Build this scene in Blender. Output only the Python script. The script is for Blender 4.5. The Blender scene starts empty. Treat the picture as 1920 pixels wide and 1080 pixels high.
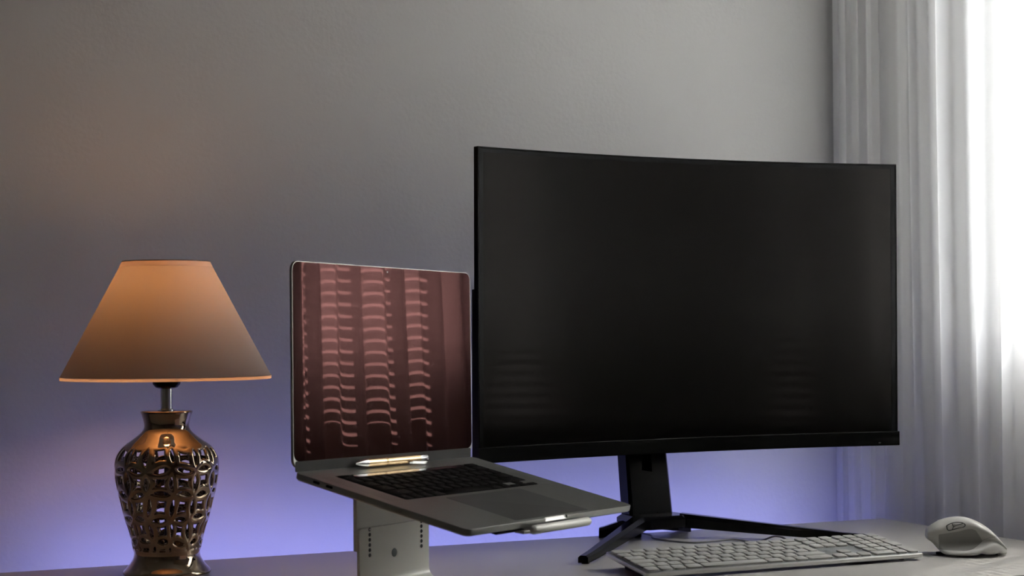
import bpy, bmesh, math, random
from mathutils import Vector, Matrix, noise as mnoise
PI = math.pi
sc = bpy.context.scene
COL = sc.collection

# ------------------------------------------------------------------ camera
DESK_Z = 0.74
cam_d = bpy.data.cameras.new('camera')
cam = bpy.data.objects.new('camera', cam_d)
COL.objects.link(cam)
CR, CU, CF = Vector((.9150, -.4034, -.0085)), Vector((-.0028, -.0275, .9996)), Vector((.4035, .9146, .0263))
m = Matrix((CR, CU, -CF)).transposed().to_4x4()
m.translation = Vector((-1.6859, -2.3345, 1.0463))
cam.matrix_world = m
cam_d.sensor_width = 36
cam_d.lens = 3230.77 * 36 / 1920
cam_d.clip_start = .05
cam_d.dof.use_dof = True
cam_d.dof.focus_distance = 2.42
cam_d.dof.aperture_fstop = 10
sc.camera = cam

# ------------------------------------------------------------------ light
sc.view_settings.view_transform = 'Standard'
sc.view_settings.look = 'None'
sc.view_settings.gamma = 1
sc.view_settings.use_curve_mapping = False
sc.view_settings.exposure = 0.0

world = bpy.data.worlds.new('sky')
sc.world = world
world.use_nodes = True
bg = world.node_tree.nodes['Background']
bg.inputs['Color'].default_value = (.94, .965, 1, 1)
bg.inputs['Strength'].default_value = 17.0

sun_d = bpy.data.lights.new('sun', 'SUN')
sun_d.energy = 76
sun_d.angle = math.radians(.6)
sun_d.color = (1, .95, .88)
sun = bpy.data.objects.new('sun', sun_d)
COL.objects.link(sun)
sun.rotation_euler = Vector((-1, -.525, -1.23)).to_track_quat('-Z', 'Y').to_euler()
sun.location = (3, 1, 4)

sc.cycles.max_bounces = 10
sc.cycles.diffuse_bounces = 5
sc.cycles.glossy_bounces = 5
sc.cycles.transparent_max_bounces = 12
sc.cycles.transmission_bounces = 6
sc.cycles.sample_clamp_indirect = 25
sc.cycles.caustics_reflective = False
sc.cycles.caustics_refractive = False


# ------------------------------------------------------------------ materials
def mat(name, base, rough=.5, metal=0., spec=.5, bump=None, coat=0, var=None, emit=None, tint=None):
    mt = bpy.data.materials.new(name)
    mt.use_nodes = True
    nt = mt.node_tree
    b = nt.nodes['Principled BSDF']
    b.inputs['Base Color'].default_value = (*base, 1)
    b.inputs['Roughness'].default_value = rough
    b.inputs['Metallic'].default_value = metal
    b.inputs['Specular IOR Level'].default_value = spec
    if tint: b.inputs['Specular Tint'].default_value = (*tint, 1)
    if coat: b.inputs['Coat Weight'].default_value = coat
    if emit:
        b.inputs['Emission Color'].default_value = (*emit[0], 1)
        b.inputs['Emission Strength'].default_value = emit[1]
    tc = nt.nodes.new('ShaderNodeTexCoord')
    if var:                                       # (scale, amount): faint uneven tone
        n = nt.nodes.new('ShaderNodeTexNoise')
        n.inputs['Scale'].default_value = var[0]
        n.inputs['Detail'].default_value = 4
        nt.links.new(tc.outputs['Object'], n.inputs['Vector'])
        r = nt.nodes.new('ShaderNodeMapRange')
        r.inputs['To Min'].default_value = 1 - var[1]
        r.inputs['To Max'].default_value = 1 + var[1]
        nt.links.new(n.outputs['Fac'], r.inputs['Value'])
        mx = nt.nodes.new('ShaderNodeVectorMath')
        mx.operation = 'SCALE'
        mx.inputs[0].default_value = base
        nt.links.new(r.outputs[0], mx.inputs['Scale'])
        nt.links.new(mx.outputs[0], b.inputs['Base Color'])
    if bump:                                      # (scale, strength, distance)
        n = nt.nodes.new('ShaderNodeTexNoise')
        n.inputs['Scale'].default_value = bump[0]
        n.inputs['Detail'].default_value = 3
        nt.links.new(tc.outputs['Object'], n.inputs['Vector'])
        bp = nt.nodes.new('ShaderNodeBump')
        bp.inputs['Strength'].default_value = bump[1]
        bp.inputs['Distance'].default_value = bump[2]
        nt.links.new(n.outputs['Fac'], bp.inputs['Height'])
        nt.links.new(bp.outputs[0], b.inputs['Normal'])
    return mt


def fabric(name, diff, trans, w_trans, w_clear, weave=2600, warp=None):
    """thin cloth: diffuse + translucent, a small share of open weave"""
    mt = bpy.data.materials.new(name)
    mt.use_nodes = True
    nt = mt.node_tree
    nt.nodes.clear()
    out = nt.nodes.new('ShaderNodeOutputMaterial')
    d = nt.nodes.new('ShaderNodeBsdfDiffuse')
    t = nt.nodes.new('ShaderNodeBsdfTranslucent')
    d.inputs['Color'].default_value = (*diff, 1)
    t.inputs['Color'].default_value = (*trans, 1)
    m1 = nt.nodes.new('ShaderNodeMixShader')
    m1.inputs[0].default_value = w_trans
    nt.links.new(d.outputs[0], m1.inputs[1])
    nt.links.new(t.outputs[0], m1.inputs[2])
    cur = m1
    if w_clear:
        tr = nt.nodes.new('ShaderNodeBsdfTransparent')
        m2 = nt.nodes.new('ShaderNodeMixShader')
        m2.inputs[0].default_value = w_clear
        nt.links.new(m1.outputs[0], m2.inputs[1])
        nt.links.new(tr.outputs[0], m2.inputs[2])
        cur = m2
    nt.links.new(cur.outputs[0], out.inputs[0])
    tc = nt.nodes.new('ShaderNodeTexCoord')
    n = nt.nodes.new('ShaderNodeTexNoise')
    n.inputs['Scale'].default_value = weave
    nt.links.new(tc.outputs['Object'], n.inputs['Vector'])
    bp = nt.nodes.new('ShaderNodeBump')
    bp.inputs['Strength'].default_value = .25
    bp.inputs['Distance'].default_value = .0004
    nt.links.new(n.outputs['Fac'], bp.inputs['Height'])
    nt.links.new(bp.outputs[0], d.inputs['Normal'])
    return mt


M = {}
M['wall'] = mat('painted_plaster', (.60, .595, .575), .75, spec=.25, bump=(150, .35, .0012), var=(1.4, .025))
M['ceiling'] = mat('ceiling_paint', (.5, .49, .47), .9)
M['wall_far'] = mat('painted_plaster_brown', (.33, .30, .27), .8, bump=(150, .35, .0012))
M['floor'] = mat('floor_wood', (.16, .11, .08), .5, var=(3, .15))
M['desk'] = mat('desk_laminate', (.46, .445, .42), .38, spec=.4, bump=(900, .06, .0003), var=(5, .015))
M['desk_metal'] = mat('desk_leg_metal', (.55, .55, .55), .45, .8)
M['white_frame'] = mat('window_frame_white', (.78, .78, .78), .4)
M['slat'] = mat('blind_slat', (.75, .75, .73), .45)
M['sheer'] = fabric('sheer_voile', (.80, .80, .80), (.95, .95, .95), .56, .040)
M['black'] = mat('black_plastic', (.003, .003, .004), .2, spec=.12, var=(40, .1))
M['black_gloss'] = mat('black_satin', (.003, .003, .004), .16, spec=.14)
M['mon_bezel'] = mat('monitor_bezel', (.004, .004, .004), .20, spec=.08)
M['mon_screen'] = mat('matte_screen', (.0008, .0007, .0007), .08, spec=.16, tint=(1, .93, .9))
M['alu_dark'] = mat('grey_aluminium', (.39, .395, .375), .38, 1., bump=(2500, .08, .0001))
M['alu'] = mat('silver_aluminium', (.72, .72, .70), .32, 1., bump=(2500, .08, .0001))
M['alu_bright'] = mat('polished_silver', (.9, .9, .9), .12, 1.)
M['pad'] = mat('trackpad_glass', (.19, .19, .185), .42, .9)
M['lap_key'] = mat('laptop_key_black', (.008, .007, .007), .6, spec=.05)
M['lap_well'] = mat('laptop_well_black', (.006, .005, .005), .5, spec=.1)
M['lap_legend'] = mat('laptop_key_legend', (.10, .10, .10), .6)
M['lap_glass'] = mat('laptop_glass', (.004, .002, .002), .015, spec=.10, tint=(1, .25, .27))
M['key_white'] = mat('key_white', (.53, .53, .50), .5)
M['key_legend'] = mat('key_legend', (.33, .33, .33), .6)
M['kb_top'] = mat('keyboard_top_silver', (.46, .48, .48), .4, .75)
M['rubber'] = mat('rubber_dark', (.02, .02, .02), .8)
M['mouse'] = mat('mouse_shell', (.52, .515, .48), .42, bump=(1500, .05, .0002))
M['mouse_rim'] = mat('mouse_rim', (.62, .625, .60), .35)
M['mouse_grip'] = mat('mouse_grip_rubber', (.34, .335, .315), .6, bump=(700, .3, .0004))
M['mouse_gap'] = mat('mouse_gap', (.02, .02, .02), .6)
def mouse_material():
    """shell, thumb zone darkened by painted shade, and lighter lower rim, divided by a fine seam"""
    mt = mat('mouse_shell_two_tone', (.52, .515, .48), .42)
    nt = mt.node_tree
    bs = nt.nodes['Principled BSDF']
    tc = nt.nodes.new('ShaderNodeTexCoord')
    sp = nt.nodes.new('ShaderNodeSeparateXYZ')
    nt.links.new(tc.outputs['Object'], sp.inputs[0])

    def math_(op, a, b_=None):
        n = nt.nodes.new('ShaderNodeMath')
        n.operation = op
        for i, v in enumerate((a, b_)):
            if v is None: continue
            if isinstance(v, (int, float)): n.inputs[i].default_value = v
            else: nt.links.new(v, n.inputs[i])
        return n.outputs[0]

    def curve(pts):
        n = nt.nodes.new('ShaderNodeFloatCurve')
        c = n.mapping.curves[0]
        P = [((x + .06) / .12, z / .06) for x, z in pts]
        c.points[0].location = P[0]
        c.points[1].location = P[-1]
        for p_ in P[1:-1]: c.points.new(*p_)
        n.mapping.update()
        nt.links.new(math_('MULTIPLY', math_('ADD', sp.outputs[0], .06), 1 / .12), n.inputs['Value'])
        return math_('MULTIPLY', n.outputs[0], .06)

    rim = curve([(-.06, .010), (-.036, .0095), (-.018, .0090), (0, .0100), (.012, .0150), (.024, .0235), (.038, .0270), (.050, .0240), (.06, .018)])
    grip_shade = curve([(-.06, .026), (-.036, .029), (-.010, .033), (.001, .036), (.008, .036), (.014, .030), (.019, .021), (.025, .008), (.06, 0)])
    side = math_('LESS_THAN', sp.outputs[1], .0)
    d_rim = math_('SUBTRACT', sp.outputs[2], rim)
    m_rim = math_('LESS_THAN', d_rim, 0)
    m_grip_shade = math_('MULTIPLY', math_('MULTIPLY', math_('LESS_THAN', sp.outputs[2], grip_shade), math_('GREATER_THAN', d_rim, 0)), math_('MULTIPLY', side, math_('GREATER_THAN', sp.outputs[0], -.038)))  # thumb hollow: its shade is put into the colour
    m_seam = math_('LESS_THAN', math_('ABSOLUTE', d_rim), .00022)
    col = None
    for m_, c_ in ((m_grip_shade, (.30, .295, .275, 1)), (m_rim, (.60, .60, .575, 1)), (m_seam, (.25, .25, .24, 1))):
        x_ = nt.nodes.new('ShaderNodeMix')
        x_.data_type = 'RGBA'
        nt.links.new(m_, x_.inputs[0])
        x_.inputs[6].default_value = (.52, .515, .48, 1)
        if col is not None: nt.links.new(col, x_.inputs[6])
        x_.inputs[7].default_value = c_
        col = x_.outputs[2]
    nt.links.new(col, bs.inputs['Base Color'])
    return mt


M['mouse_shell'] = mouse_material()
M['cable'] = mat('cable_grey', (.22, .22, .23), .45)
M['stand'] = mat('stand_aluminium', (.88, .88, .81), .42, .12, bump=(2500, .05, .0001))
M['stand_dark'] = mat('stand_hole', (.03, .035, .035), .6)
M['stand_disc'] = mat('stand_disc', (.13, .15, .145), .5)
M['gold'] = mat('pen_gold', (.74, .53, .30), .25, 1.)
M['silver'] = mat('pen_silver', (.8, .8, .8), .12, 1.)
M['glaze'] = mat('bronze_luster_glaze', (.42, .33, .24), .07, 1., bump=(30, .12, .002))
M['glaze_inner'] = mat('unglazed_inner_black', (.012, .01, .01), .5)
M['chrome'] = mat('chrome', (.75, .75, .75), .08, 1.)
M['shade'] = fabric('shade_fabric', (.46, .445, .43), (.95, .68, .46), .078, 0, 1400)
M['shade_band'] = fabric('shade_top_band', (.42, .38, .35), (1, .66, .46), .07, 0, 1400)
M['shade_hem'] = fabric('shade_hem', (.5, .46, .42), (1, .76, .52), .55, 0, 1400)
_nt = M['shade'].node_tree                      # inner face given an added darker colour to damp light bouncing inside
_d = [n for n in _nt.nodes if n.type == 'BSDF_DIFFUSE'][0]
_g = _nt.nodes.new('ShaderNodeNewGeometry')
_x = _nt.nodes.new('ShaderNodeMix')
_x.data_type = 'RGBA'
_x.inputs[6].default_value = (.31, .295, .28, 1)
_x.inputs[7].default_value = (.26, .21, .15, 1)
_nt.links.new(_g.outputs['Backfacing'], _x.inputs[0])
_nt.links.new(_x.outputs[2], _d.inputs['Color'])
M['bulb'] = mat('bulb_glow', (1, .8, .6), .3, emit=((1, .53, .25), 58))
M['led'] = mat('led_glow', (.6, .6, .9), .4, emit=((.32, .34, 1.0), 38))
M['led_tape'] = mat('led_tape', (.7, .7, .7), .5)

gl = bpy.data.materials.new('coated_display_glass')   # black panel behind anti-reflective coating that mirrors reddish
gl.use_nodes = True
_nt = gl.node_tree
_nt.nodes.clear()
_o = _nt.nodes.new('ShaderNodeOutputMaterial')
_a = _nt.nodes.new('ShaderNodeAddShader')
_d = _nt.nodes.new('ShaderNodeBsdfDiffuse')
_d.inputs['Color'].default_value = (.003, .0015, .0015, 1)
_g = _nt.nodes.new('ShaderNodeBsdfGlossy')
_g.inputs['Color'].default_value = (.0265, .0120, .0114, 1)
_g.inputs['Roughness'].default_value = .015
_nt.links.new(_d.outputs[0], _a.inputs[0])
_nt.links.new(_g.outputs[0], _a.inputs[1])
_nt.links.new(_a.outputs[0], _o.inputs[0])
M['lap_glass'] = gl

gl = bpy.data.materials.new('window_glass')
gl.use_nodes = True
_nt = gl.node_tree
_nt.nodes.clear()
_o = _nt.nodes.new('ShaderNodeOutputMaterial')
_t = _nt.nodes.new('ShaderNodeBsdfTransparent')
_g = _nt.nodes.new('ShaderNodeBsdfGlossy')
_g.inputs['Roughness'].default_value = .02
_m = _nt.nodes.new('ShaderNodeMixShader')
_m.inputs[0].default_value = .06
_nt.links.new(_t.outputs[0], _m.inputs[1])
_nt.links.new(_g.outputs[0], _m.inputs[2])
_nt.links.new(_m.outputs[0], _o.inputs[0])
M['glass'] = gl


# ------------------------------------------------------------------ mesh helpers
def link(name, bm, mats, parent=None, smooth=True, angle=35):
    me = bpy.data.meshes.new(name)
    bmesh.ops.recalc_face_normals(bm, faces=bm.faces)
    bm.to_mesh(me)
    bm.free()
    if not isinstance(mats, (list, tuple)): mats = [mats]
    for x in mats: me.materials.append(x)
    if smooth:
        me.shade_smooth()
        if angle: me.set_sharp_from_angle(angle=math.radians(angle))
    o = bpy.data.objects.new(name, me)
    COL.objects.link(o)
    if parent: o.parent = parent
    return o


def thing(name, label, cat, loc=(0, 0, 0), rot=None, mtx=None, group=None):
    o = bpy.data.objects.new(name, None)
    o.empty_display_size = .05
    COL.objects.link(o)
    if mtx is not None: o.matrix_world = mtx
    else:
        o.location = loc
        if rot: o.rotation_euler = rot
    o['label'] = label
    o['category'] = cat
    if group: o['group'] = group
    return o


def tag(o, label, cat, group=None):
    o['label'] = label
    o['category'] = cat
    if group: o['group'] = group
    return o


def struct(o, label=None):
    o['kind'] = 'structure'
    return o


def box(bm, x0, x1, y0, y1, z0, z1, bev=0, seg=2, mtx=None, mi=0):
    r = bmesh.ops.create_cube(bm, size=1)
    vs = r['verts']
    for v in vs:
        v.co = Vector((x0 + (v.co.x + .5) * (x1 - x0), y0 + (v.co.y + .5) * (y1 - y0), z0 + (v.co.z + .5) * (z1 - z0)))
    fs = set()
    for v in vs:
        for f in v.link_faces: fs.add(f)
    if bev:
        es = set(e for f in fs for e in f.edges)
        rr = bmesh.ops.bevel(bm, geom=list(es), offset=bev, segments=seg, profile=.5, affect='EDGES')
        fs = set(f for f in fs if f.is_valid) | set(rr['faces'])
    vs = set(v for f in fs for v in f.verts)
    if mtx is not None:
        for v in vs: v.co = mtx @ v.co
    for f in fs: f.material_index = mi
    return vs


def rrect(w, d, r, cx=0, cy=0, seg=6):
    pts = []
    for (sx, sy, a0) in ((1, 1, 0), (-1, 1, 90), (-1, -1, 180), (1, -1, 270)):
        for k in range(seg + 1):
            a = math.radians(a0 + 90 * k / seg)
            pts.append((cx + sx * (w / 2 - r) + r * math.cos(a), cy + sy * (d / 2 - r) + r * math.sin(a)))
    return pts


def inset(pts, o):
    """shrink a counter-clockwise outline by o"""
    if not o: return list(pts)
    n = len(pts)
    res = []
    for i in range(n):
        p0, p1, p2 = pts[i - 1], pts[i], pts[(i + 1) % n]
        k = i
        while (Vector(p0) - Vector(p1)).length < 1e-9:
            k -= 1
            p0 = pts[k - 1]
        k = i
        while (Vector(p2) - Vector(p1)).length < 1e-9:
            k += 1
            p2 = pts[(k + 1) % n]
        a = (Vector(p1) - Vector(p0)).normalized()
        b = (Vector(p2) - Vector(p1)).normalized()
        na, nb = Vector((-a.y, a.x)), Vector((-b.y, b.x))
        s = na + nb
        s = s / max(.4, s.length_squared / 2) if s.length > 1e-6 else na
        res.append((p1[0] + s.x * o, p1[1] + s.y * o))
    return res


def loft(bm, pts, levels, mi=0, f=None):
    """stack copies of an outline: levels = [(z, inset), ...]; both ends closed"""
    loops = []
    for z, o in levels:
        loop = []
        for x, y in inset(pts, o):
            c = Vector((x, y, z))
            if f: c = f(c)
            loop.append(bm.verts.new(c))
        loops.append(loop)
    n = len(pts)
    for a, b in zip(loops, loops[1:]):
        for i in range(n):
            bm.faces.new((a[i], a[(i + 1) % n], b[(i + 1) % n], b[i])).material_index = mi
    bm.faces.new(list(reversed(loops[0]))).material_index = mi
    bm.faces.new(loops[-1]).material_index = mi


def lathe(bm, prof, seg=64, cx=0, cy=0, mi=0, cap0=False, cap1=False):
    rings = []
    for r, z in prof:
        rings.append([bm.verts.new((cx + r * math.cos(2 * PI * k / seg), cy + r * math.sin(2 * PI * k / seg), z)) for k in range(seg)])
    for a, b in zip(rings, rings[1:]):
        for k in range(seg):
            bm.faces.new((a[k], a[(k + 1) % seg], b[(k + 1) % seg], b[k])).material_index = mi
    if cap0: bm.faces.new(list(reversed(rings[0]))).material_index = mi
    if cap1: bm.faces.new(rings[-1]).material_index = mi


def tube(bm, path, rad, seg=12, mi=0, mtx=None):
    path = [Vector(p) for p in path]
    rads = rad if isinstance(rad, (list, tuple)) else [rad] * len(path)
    t0 = (path[1] - path[0]).normalized()
    up = Vector((0, 0, 1)) if abs(t0.z) < .9 else Vector((1, 0, 0))
    nrm = t0.cross(up).normalized()
    rings = []
    for i, p in enumerate(path):
        t = (path[min(i + 1, len(path) - 1)] - path[max(i - 1, 0)]).normalized()
        nrm = (nrm - t * nrm.dot(t)).normalized()
        b = t.cross(nrm)
        ring = []
        for k in range(seg):
            a = 2 * PI * k / seg
            c = p + (nrm * math.cos(a) + b * math.sin(a)) * rads[i]
            ring.append(bm.verts.new(mtx @ c if mtx is not None else c))
        rings.append(ring)
    for a, b in zip(rings, rings[1:]):
        for k in range(seg):
            bm.faces.new((a[k], a[(k + 1) % seg], b[(k + 1) % seg], b[k])).material_index = mi
    bm.faces.new(list(reversed(rings[0]))).material_index = mi
    bm.faces.new(rings[-1]).material_index = mi


def spline(pts, n=12):
    P = [Vector(p) for p in pts]
    P = [P[0] * 2 - P[1]] + P + [P[-1] * 2 - P[-2]]
    out = []
    for i in range(1, len(P) - 2):
        for k in range(n):
            t = k / n
            a, b, c, d = P[i - 1], P[i], P[i + 1], P[i + 2]
            out.append(.5 * ((2 * b) + (c - a) * t + (2 * a - 5 * b + 4 * c - d) * t * t + (3 * b - a - 3 * c + d) * t ** 3))
    out.append(P[-2])
    return out


def cut(bm, cutter):
    """boolean difference of two closed meshes, returned as a new bmesh"""
    ma, mb = bpy.data.meshes.new('a'), bpy.data.meshes.new('b')
    bmesh.ops.recalc_face_normals(bm, faces=bm.faces)
    bmesh.ops.recalc_face_normals(cutter, faces=cutter.faces)
    bm.to_mesh(ma); cutter.to_mesh(mb)
    oa, ob = bpy.data.objects.new('a', ma), bpy.data.objects.new('b', mb)
    COL.objects.link(oa); COL.objects.link(ob)
    md = oa.modifiers.new('cut', 'BOOLEAN')
    md.operation = 'DIFFERENCE'
    md.solver = 'EXACT'
    md.object = ob
    dg = bpy.context.evaluated_depsgraph_get()
    dg.update()
    me = bpy.data.meshes.new_from_object(oa.evaluated_get(dg))
    res = bmesh.new()
    res.from_mesh(me)
    bpy.data.objects.remove(oa); bpy.data.objects.remove(ob)
    for x in (ma, mb, me): bpy.data.meshes.remove(x)
    bm.free(); cutter.free()
    return res


_glyph = {}


def glyph(txt, size):
    if (txt, size) in _glyph: return _glyph[(txt, size)]
    cu = bpy.data.curves.new('t', 'FONT')
    cu.body = txt
    cu.size = size
    cu.align_x = 'CENTER'
    cu.align_y = 'CENTER'
    cu.resolution_u = 2
    o = bpy.data.objects.new('t', cu)
    COL.objects.link(o)
    dg = bpy.context.evaluated_depsgraph_get()
    dg.update()
    me = bpy.data.meshes.new_from_object(o.evaluated_get(dg))
    r = ([v.co.copy() for v in me.vertices], [tuple(p.vertices) for p in me.polygons])
    bpy.data.objects.remove(o); bpy.data.curves.remove(cu); bpy.data.meshes.remove(me)
    _glyph[(txt, size)] = r
    return r


def add_text(bm, txt, size, cx, cy, z, mi):
    vs, fs = glyph(txt, size)
    nv = [bm.verts.new((v.x + cx, v.y + cy, z)) for v in vs]
    for f in fs:
        try: bm.faces.new([nv[i] for i in f]).material_index = mi
        except ValueError: pass


# ------------------------------------------------------------------ room
WALL_Y, WALL_X = .155, .175
RX0, RY0, H = -3.2, -3.9, 2.6
b = bmesh.new(); box(b, RX0 - .1, WALL_X + .25, WALL_Y, WALL_Y + .1, 0, H)
struct(link('wall_back', b, M['wall'], smooth=False))
b = bmesh.new(); box(b, RX0 - .1, RX0, RY0, WALL_Y, 0, H)
struct(link('wall_left', b, M['wall_far'], smooth=False))
b = bmesh.new(); box(b, RX0 - .1, WALL_X + .25, RY0 - .1, RY0, 0, H)
struct(link('wall_front', b, M['wall_far'], smooth=False))
b = bmesh.new(); box(b, RX0 - .1, WALL_X + .25, RY0 - .1, WALL_Y + .1, -.1, 0)
struct(link('floor', b, M['floor'], smooth=False))
b = bmesh.new(); box(b, RX0 - .1, WALL_X + .25, RY0 - .1, WALL_Y + .1, H, H + .1)
struct(link('ceiling', b, M['ceiling'], smooth=False))
WY1, WY0, WZ0, WZ1 = -.185, -.78, 1.0, 2.25
b = bmesh.new()
box(b, WALL_X, WALL_X + .08, RY0, WALL_Y, 0, WZ0)
box(b, WALL_X, WALL_X + .08, RY0, WALL_Y, WZ1, H)
box(b, WALL_X, WALL_X + .08, WY1, WALL_Y, WZ0, WZ1)
box(b, WALL_X, WALL_X + .08, RY0, WY0, WZ0, WZ1)
struct(link('wall_right', b, M['wall'], smooth=False))
fx = WALL_X + .02
for nm_, WB, WA in (('window_1', WY1, WY0),):
  b = bmesh.new()
  for y0, y1, z0, z1 in ((WA, WB, WZ0, WZ0 + .05), (WA, WB, WZ1 - .05, WZ1), (WA, WA + .05, WZ0, WZ1), (WB - .05, WB, WZ0, WZ1)):
    box(b, fx, fx + .05, y0, y1, z0, z1, .003)
  win = struct(link(nm_, b, M['white_frame']))
  b = bmesh.new(); box(b, fx + .02, fx + .026, WA + .04, WB - .04, WZ0 + .04, WZ1 - .04)
  link('window_pane', b, M['glass'], win, smooth=False)
for nm, y0, y1, x0, x1 in (('baseboard_back', WALL_Y - .014, WALL_Y, RX0, WALL_X), ):
    b = bmesh.new(); box(b, x0, x1, y0, y1, 0, .08, .003)
    struct(link(nm, b, M['white_frame']))

# ------------------------------------------------------------------ venetian blind between window and curtain
bx = .145
t = thing('venetian_blind', 'white venetian blind glowing behind the sheer curtain at the right', 'blind', (bx, -.5325, 2.29))
b = bmesh.new(); box(b, -.018, .018, -.305, .39, 0, .04, .003)
link('head_rail', b, M['white_frame'], t)
b = bmesh.new()
tilt = math.radians(27)
z = 2.27
while z > .985:
    R = Matrix.Translation((0, 0, z - 2.29)) @ Matrix.Rotation(-tilt, 4, 'Y')
    n = 4
    prev = None
    for k in range(n + 1):
        u = -1 + 2 * k / n
        xx = u * .0125
        zz = .0018 * (1 - u * u)
        a_, c_ = b.verts.new(R @ Vector((xx, -.30, zz))), b.verts.new(R @ Vector((xx, .385, zz)))
        if prev: b.faces.new((prev[0], a_, c_, prev[1]))
        prev = (a_, c_)
    z -= .0215
o = link('slats', b, M['slat'], t)
b = bmesh.new(); box(b, -.012, .012, -.30, .385, -1.325, -1.312, .002)
link('bottom_rail', b, M['white_frame'], t)
b = bmesh.new()
for y in (-.2, .3): tube(b, [(-.0135, y, 0), (-.0135, y, -1.313)], .0006, 5)
link('ladder_cord', b, M['white_frame'], t)

# ------------------------------------------------------------------ sheer curtain
rng = random.Random(5)


def curtain_bm():
    bm = bmesh.new()
    folds = []
    y = WALL_Y - .012
    widths = [.024, .030, .032, .040, .060, .088, .080, .070, .075, .060, .078, .064]
    k = 0
    while y > -2.15:
        w = widths[k % len(widths)] * (1 + rng.uniform(-.12, .12))
        near = y > -.23
        folds.append((y, w, rng.uniform(.010, .016) if near else rng.uniform(.018, .029), rng.uniform(.004, .009) if near else rng.uniform(.007, .014), rng.uniform(-.25, .25)))
        y -= w
        k += 1
    N = 26
    P = []
    for i, (y, w, A, B, sk) in enumerate(folds):
        nA = folds[min(i + 1, len(folds) - 1)][2]
        for k in range(N):
            s = k / N
            a = A + (nA - A) * s
            w_ = math.sin(2 * PI * s) + sk * .3 * math.sin(4 * PI * s)
            P.append((a * (.45 * w_ + .55 * math.tanh(2.4 * w_)), y - w * s + B * math.sin(4 * PI * s) * (s * (1 - s) * 4) ** .5, i + s))
    zs = [.012 + (2.36 - .012) * j / 46 for j in range(47)]
    rows = []
    for z in zs:
        row = []
        for (x, y, ph) in P:
            q = (2.36 - z) / 2.36
            amp = .88 + .12 * math.sin(ph * 1.1 + z * .9)
            dy = .014 * q * math.sin(ph * .8 + z * 1.3) + .008 * math.sin(ph * .37 + z * .8)
            dx = .0010 * math.sin(ph * 6.1 + z * 2.0) * math.sin(z * 1.7 + ph)
            yy = min(y + dy, WALL_Y - .006)
            sh = min(1, max(0, (y - .005) / .045))                 # the leading folds hang further into the room, behind the desk
            sh = sh * sh * (3 - 2 * sh)
            row.append(bm.verts.new((.0595 - .036 * sh + max(-.032, min(.034, x * amp + dx)) * (1 - .35 * sh), yy, z)))
        rows.append(row)
    for a, c in zip(rows, rows[1:]):
        for i in range(len(a) - 1):
            bm.faces.new((a[i], a[i + 1], c[i + 1], c[i]))
    return bm


t = thing('sheer_curtain', 'white sheer floor-length curtain in soft pleats over the bright window', 'curtain', (0, 0, 0))
link('curtain_cloth', curtain_bm(), M['sheer'], t, angle=None)
b = bmesh.new(); tube(b, [(.06, -2.3, 2.37), (.06, WALL_Y - .01, 2.37)], .012, 16)
link('curtain_rod', b, M['white_frame'], t)

# ------------------------------------------------------------------ desk
DW, DD = 1.75, .617
t = thing('desk', 'pale grey laminate desk against the wall carrying computer and lamp', 'desk', (-DW, -DD, 0))
b = bmesh.new(); box(b, 0, DW, 0, DD, DESK_Z - .025, DESK_Z, .0015)
link('tabletop', b, M['desk'], t)
for x in (.05, DW - .05):
    for y in (.06, DD - .06):
        b = bmesh.new(); box(b, x - .02, x + .02, y - .02, y + .02, 0, DESK_Z - .025, .003)
        link('leg', b, M['desk_metal'], t)
b = bmesh.new(); box(b, .07, DW - .07, DD - .075, DD - .055, DESK_Z - .085, DESK_Z - .025, .002)
link('apron', b, M['desk_metal'], t)

# LED strip under the rear edge, shining at the wall
t = thing('led_strip', 'violet-blue light strip hidden behind the rear edge of the desk', 'light strip', (-DW + .02, .0035, DESK_Z - .050))
b = bmesh.new(); box(b, 0, DW - .04, 0, .004, 0, .012)
link('tape', b, M['led_tape'], t, smooth=False)
b = bmesh.new(); box(b, .40, DW - .07, .0042, .0052, .001, .011)
link('diodes', b, M['led'], t, smooth=False)
b = bmesh.new(); box(b, 0, DW - .04, -.0028, -.0002, -.002, .046, 0)
link('mounting_bracket', b, M['led_tape'], t, smooth=False)

# ------------------------------------------------------------------ monitor
MW, MH, MR = .7052, .4297, 1.5078
mroot = thing('curved_monitor', 'large black curved monitor with dark screen on a splayed stand', 'monitor', (-.4373, -.128, DESK_Z), (0, 0, .0354))
MZ = .1304
AM = 2 * math.asin(MW / 2 / MR)


def mpt(s, z, d):
    a = AM * s
    return Vector((MR * math.sin(a) + math.sin(a) * d, -MR * (1 - math.cos(a)) + math.cos(a) * d, MZ + z - .0131 * 0 + 0)) + Vector((0, -.0131 * z, 0))


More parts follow.
